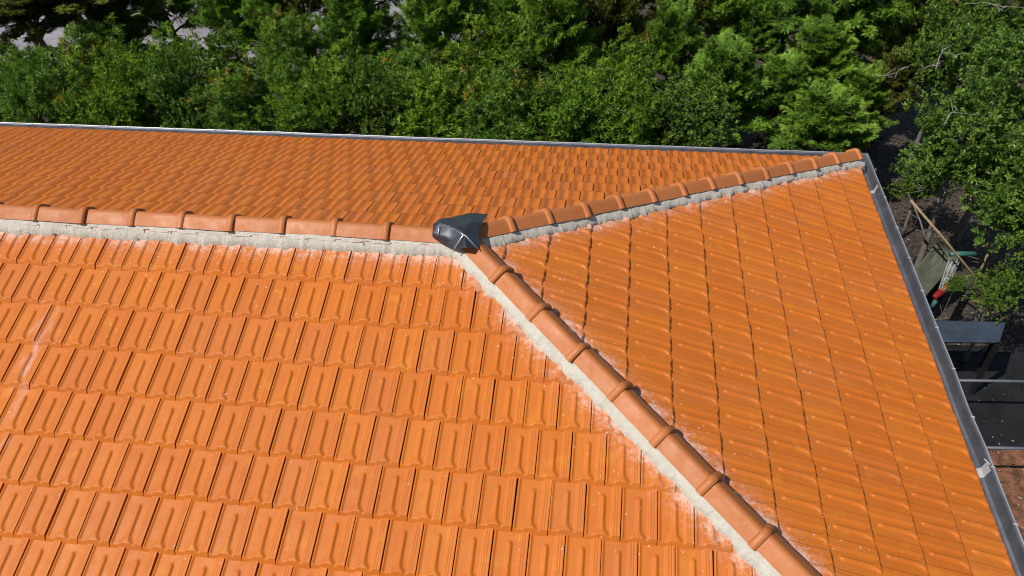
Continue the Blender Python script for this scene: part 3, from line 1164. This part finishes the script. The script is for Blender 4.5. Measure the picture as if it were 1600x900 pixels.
for u, v, z, r_, lab in ((1493, 446, 1.2, .16, 'small green sapling rising beside the red bucket'), (1562, 455, 1.3, .42, 'low dark shrub behind the forked branch'),
                        (1440, 290, 1.0, .5, 'low shrub in the shade just beyond the far roof corner')):
    plant('yard_shrub', 'D', at(u, v, z), r_, r_, lab, 'shrub')
plant('broadleaf_tree', 'D', Vector((6.9, 1.2, 3.4)), 1.5, 1.2, 'unseen broadleaf tree added beyond the right edge to shade the side yard', 'tree', 'broadleaf trees right of the house')  # out-of-view tree added for the shade it throws on the yard
# dark spreading tree at the upper left with a leaning trunk in front of pale ground
e = empty('pine_tree', at(78, 102, 0.0), label='dark spreading tree with leaning trunk before pale ground, upper left corner', cat='tree')
base = Vector(e.location)
top = at(50, 50, 1.6) - base
parts = [tube([Vector((0, 0, 0)), top * .5 + Vector((.05, 0, 0)), top], [.17, .13, .10], 10)]
for (u, v, z) in ((0, 20, 2.8), (40, 5, 3.0), (75, 15, 2.8), (110, 20, 2.7), (20, -20, 3.2), (130, -10, 3.0)):
    q = at(u, v, z) - base
    parts.append(tube([top * random.uniform(.55, 1.0), top.lerp(q, .5) + Vector((0, 0, .1)), q], [.07, .045, .015], 7))
V, F = join(parts)
obj('trunk', mesh_from('trunk', V, F, BARK, True), e)
for (u, v, z, rx) in ((5, 25, 2.6, 1.2), (60, 2, 2.8, 1.3), (125, 12, 2.6, 1.0), (-50, 45, 2.5, 1.2), (170, -5, 2.8, 1.2), (30, -20, 3.2, 1.3), (100, -30, 3.3, 1.3)):
    c = obj('crown', CONI['O'][int(rx * 10) % 2], e)
    c.location = at(u, v, z) - base
    c.scale = (rx, rx, .62)
    c.rotation_euler.z = random.uniform(0, 6.28)

# ------------------------------------------------------------------ side yard on the right; shade is put into its lowered base colours
BLACK = plain('shade_black', (0.012, 0.012, 0.013), 0.6, 0.3, 3, spec=.2)  # near-black standing in for shade, also on legs, posts and load
TARP = plain('green_tarp', (0.06, 0.068, 0.045), 0.55, 0.2, 4, spec=.4)
WHITE = plain('white_plastic', (0.24, 0.24, 0.23), 0.5, 0.12, 6)
BLUE = plain('blue_sheet', (0.055, 0.072, 0.105), 0.35, 0.2, 3, metallic=.3)
TEAL = plain('teal_plastic', (0.03, 0.11, 0.09), 0.4, 0.1, 6)
STAKE = plain('weathered_wood', (0.24, 0.175, 0.10), 0.85, 0.25, 14)
GREY = plain('grey_paint', (0.10, 0.11, 0.135), 0.5, 0.15, 6)
RED = plain('red_plastic', (0.20, 0.012, 0.010), 0.35, 0.1, 6)
ORANGE = plain('orange_plastic', (0.30, 0.055, 0.010), 0.35, 0.1, 6)


def quad_cloth(name, corners, mat, n=14, wob=.02, thick=.01, sag=.0, folds=0):
    a, b, c, d = corners
    V, F = [], []
    for j in range(n + 1):
        for i in range(n + 1):
            s, t = i / n, j / n
            p = a.lerp(b, s).lerp(d.lerp(c, s), t)
            p = p + Vector((0, 0, random.gauss(0, wob * .35) - sag * math.sin(math.pi * s) * math.sin(math.pi * t) + (wob * math.sin(s * folds * 6.28) if folds else 0)))
            V.append(p)
    m = len(V)
    V += [v - Vector((0, 0, thick)) for v in V]
    for j in range(n):
        for i in range(n):
            q = j * (n + 1) + i
            F.append((q, q + 1, q + n + 2, q + n + 1))
            F.append((m + q, m + q + n + 1, m + q + n + 2, m + q + 1))
    rim = [i for i in range(n + 1)] + [j * (n + 1) + n for j in range(1, n + 1)] + [n * (n + 1) + i for i in range(n - 1, -1, -1)] + [j * (n + 1) for j in range(n - 1, 0, -1)]
    for k in range(len(rim)):
        p, q = rim[k], rim[(k + 1) % len(rim)]
        F.append((p, m + p, m + q, q))
    return mesh_from(name, V, F, mat, True)


def crate_under(name, x0, y0, x1, y1, z):
    bm = bmesh.new()
    for xx in (x0, x1):
        for yy in (y0, y1):
            bm_box(bm, (.06, .06, z), (xx, yy, z / 2))
    bm_box(bm, (abs(x1 - x0), .05, .06), ((x0 + x1) / 2, y0, z - .05))
    bm_box(bm, (abs(x1 - x0), .05, .06), ((x0 + x1) / 2, y1, z - .05))
    return bm_mesh(name, bm, WOOD)


# tarp over a stack
t0 = empty('tarpaulin', (0, 0, 0), label='grey green tarpaulin sloping over a stack beside the gutter', cat='tarpaulin')
obj('sheet', quad_cloth('sheet', [at(1418, 440, .75), at(1440, 470, .7), at(1502, 398, 1.0), at(1462, 378, 1.1)], TARP, wob=.025, sag=.05), t0)
bm = bmesh.new()
pc = at(1455, 425, .4)
bm_box(bm, (.36, .5, .55), (pc.x, pc.y, .28), Matrix.Rotation(.2, 3, 'Z'), .03)
obj('load', bm_mesh('load', bm, BLACK), t0)
obj('plastic_or_shade_sheet', quad_cloth('plastic_or_shade_sheet', [at(1466, 452, .95), at(1478, 455, .95), at(1500, 408, 1.1), at(1482, 405, 1.15)], WHITE, wob=.03, folds=3),
    label='crumpled white plastic sheet hanging beside the tarpaulin', cat='plastic sheet')


def rod(name, pts, r, mat, label, cat, taper=.7):
    V, F = tube(pts, [r * (1 - (1 - taper) * i / (len(pts) - 1)) for i in range(len(pts))], 10)
    return obj(name, mesh_from(name, V, F, mat, True), label=label, cat=cat)


rod('wooden_stake', [at(1423, 313, 2.0), at(1474, 372, 1.62), at(1527, 437, 1.15), at(1545, 462, 0.4), at(1548, 470, 0.0)], .017, STAKE, 'long weathered wooden stake leaning above the side yard', 'stake')
rod('forked_branch', [at(1552, 500, 0.0), at(1526, 436, 1.12), at(1534, 418, 1.25), at(1543, 398, 1.5)], .02, STAKE, 'short forked branch beside the long wooden stake', 'branch')
rod('teal_tube', [at(1484, 397, 1.2), at(1505, 396.5, 1.2), at(1524, 397, 1.2)], .035, TEAL, 'teal plastic tube lying behind the long stake', 'tube', 1.0)
rod('teal_peg', [at(1462, 470, .9), at(1455, 482, .75)], .03, TEAL, 'short teal peg beside the gutter', 'peg', .8)
# red and orange toy-like lump: two stacked buckets on their side
for (u, v, z, mat, lab, nm) in ((1478, 449, .95, ORANGE, 'small orange bucket lying beside the tarpaulin', 'bucket'), (1467, 459, .90, RED, 'small red bucket lying below the orange one', 'bucket')):
    p = at(u, v, z)
    ax = Vector((.6, .5, .2)).normalized()
    V, F = tube([p - ax * .09, p - ax * .08, p + ax * .09, p + ax * .10, p + ax * .09, p - ax * .07], [.032, .036, .052, .056, .046, .03], 18)
    obj(nm, mesh_from(nm, V, F, mat, True), label=lab, cat='bucket')
# blue sheet on trestle
b0 = empty('metal_bench', (0, 0, 0), label='low bench topped by a blue metal sheet with leaf litter', cat='bench')
q = [at(1448, 533, 1.0), at(1562, 534, 1.0), at(1572, 503, 1.0), at(1446, 500, 1.0)]
obj('top', quad_cloth('top', q, BLUE, wob=.006, thick=.03), b0)
for p in q:
    bm = bmesh.new()
    bm_box(bm, (.05, .05, .96), (p.x * .97 + .03 * 5.5, p.y, .48), None, .004)
    obj('leg', bm_mesh('leg', bm, BLACK), b0)
a, b, c_, d_ = at(1395, 700, .05), at(1700, 702, .05), at(1660, 540, .05), at(1395, 540, .05)  # near-black sheet added where the ground lies only in deep shade
obj('plastic_or_shade_sheet', quad_cloth('plastic_or_shade_sheet', [a, b, c_, d_], BLACK, n=24, wob=.02), label='added black sheet standing in for the deep shade below the blue bench', cat='plastic sheet')
# rails
for v0, u0, lab in ((595, 1500, 'grey metal rail crossing the dark side yard'), (700, 1538, 'lower grey metal rail above the reddish litter')):
    a, b = at(u0 - 30, v0 - 1, .8), at(1660, v0 + 2, .8)
    e = empty('metal_rail', (a.x, a.y, 0), label=lab, cat='rail')
    V, F = tube([Vector((0, 0, .8)), b - Vector((a.x, a.y, 0))], [.018, .018], 8)
    obj('bar', mesh_from('bar', V, F, GREY, True), e)
    for t in (.05, .95):
        p = Vector((0, 0, .8)).lerp(b - Vector((a.x, a.y, 0)), t)
        V, F = tube([Vector((p.x, p.y, 0)), p], [.016, .016], 8)
        obj('post', mesh_from('post', V, F, BLACK, True), e)

# fallen leaves under the trees
n = 60000
px = rng.uniform(-12, 11, n); py = rng.uniform(-2, 18, n)
keep = ~((px < EAVE_X) & (py < EAVE_YB))
px, py = px[keep], py[keep]
n = len(px)
base = np.stack([px, py, rng.uniform(.015, .05, n)], 1)
an = rng.uniform(0, 6.28, n)
di = np.stack([np.cos(an), np.sin(an), rng.normal(0, .25, n)], 1)
LIT = leaf_material('dry_leaf', (0.07, 0.045, 0.028), (0.19, 0.13, 0.085), (0.33, 0.27, 0.20), .8, .1)
obj('leaf_litter', leaves_mesh('leaf_litter', base, di, np.tile([0, 0, 1.0], (n, 1)) + rng.normal(size=(n, 3)) * .3, rng.uniform(.03, .07, n), rng.uniform(.014, .03, n), rng.random(n), rng.random(n), LIT),
    label='dry brown leaves scattered over the soil around the house', cat='leaves', kind='stuff')
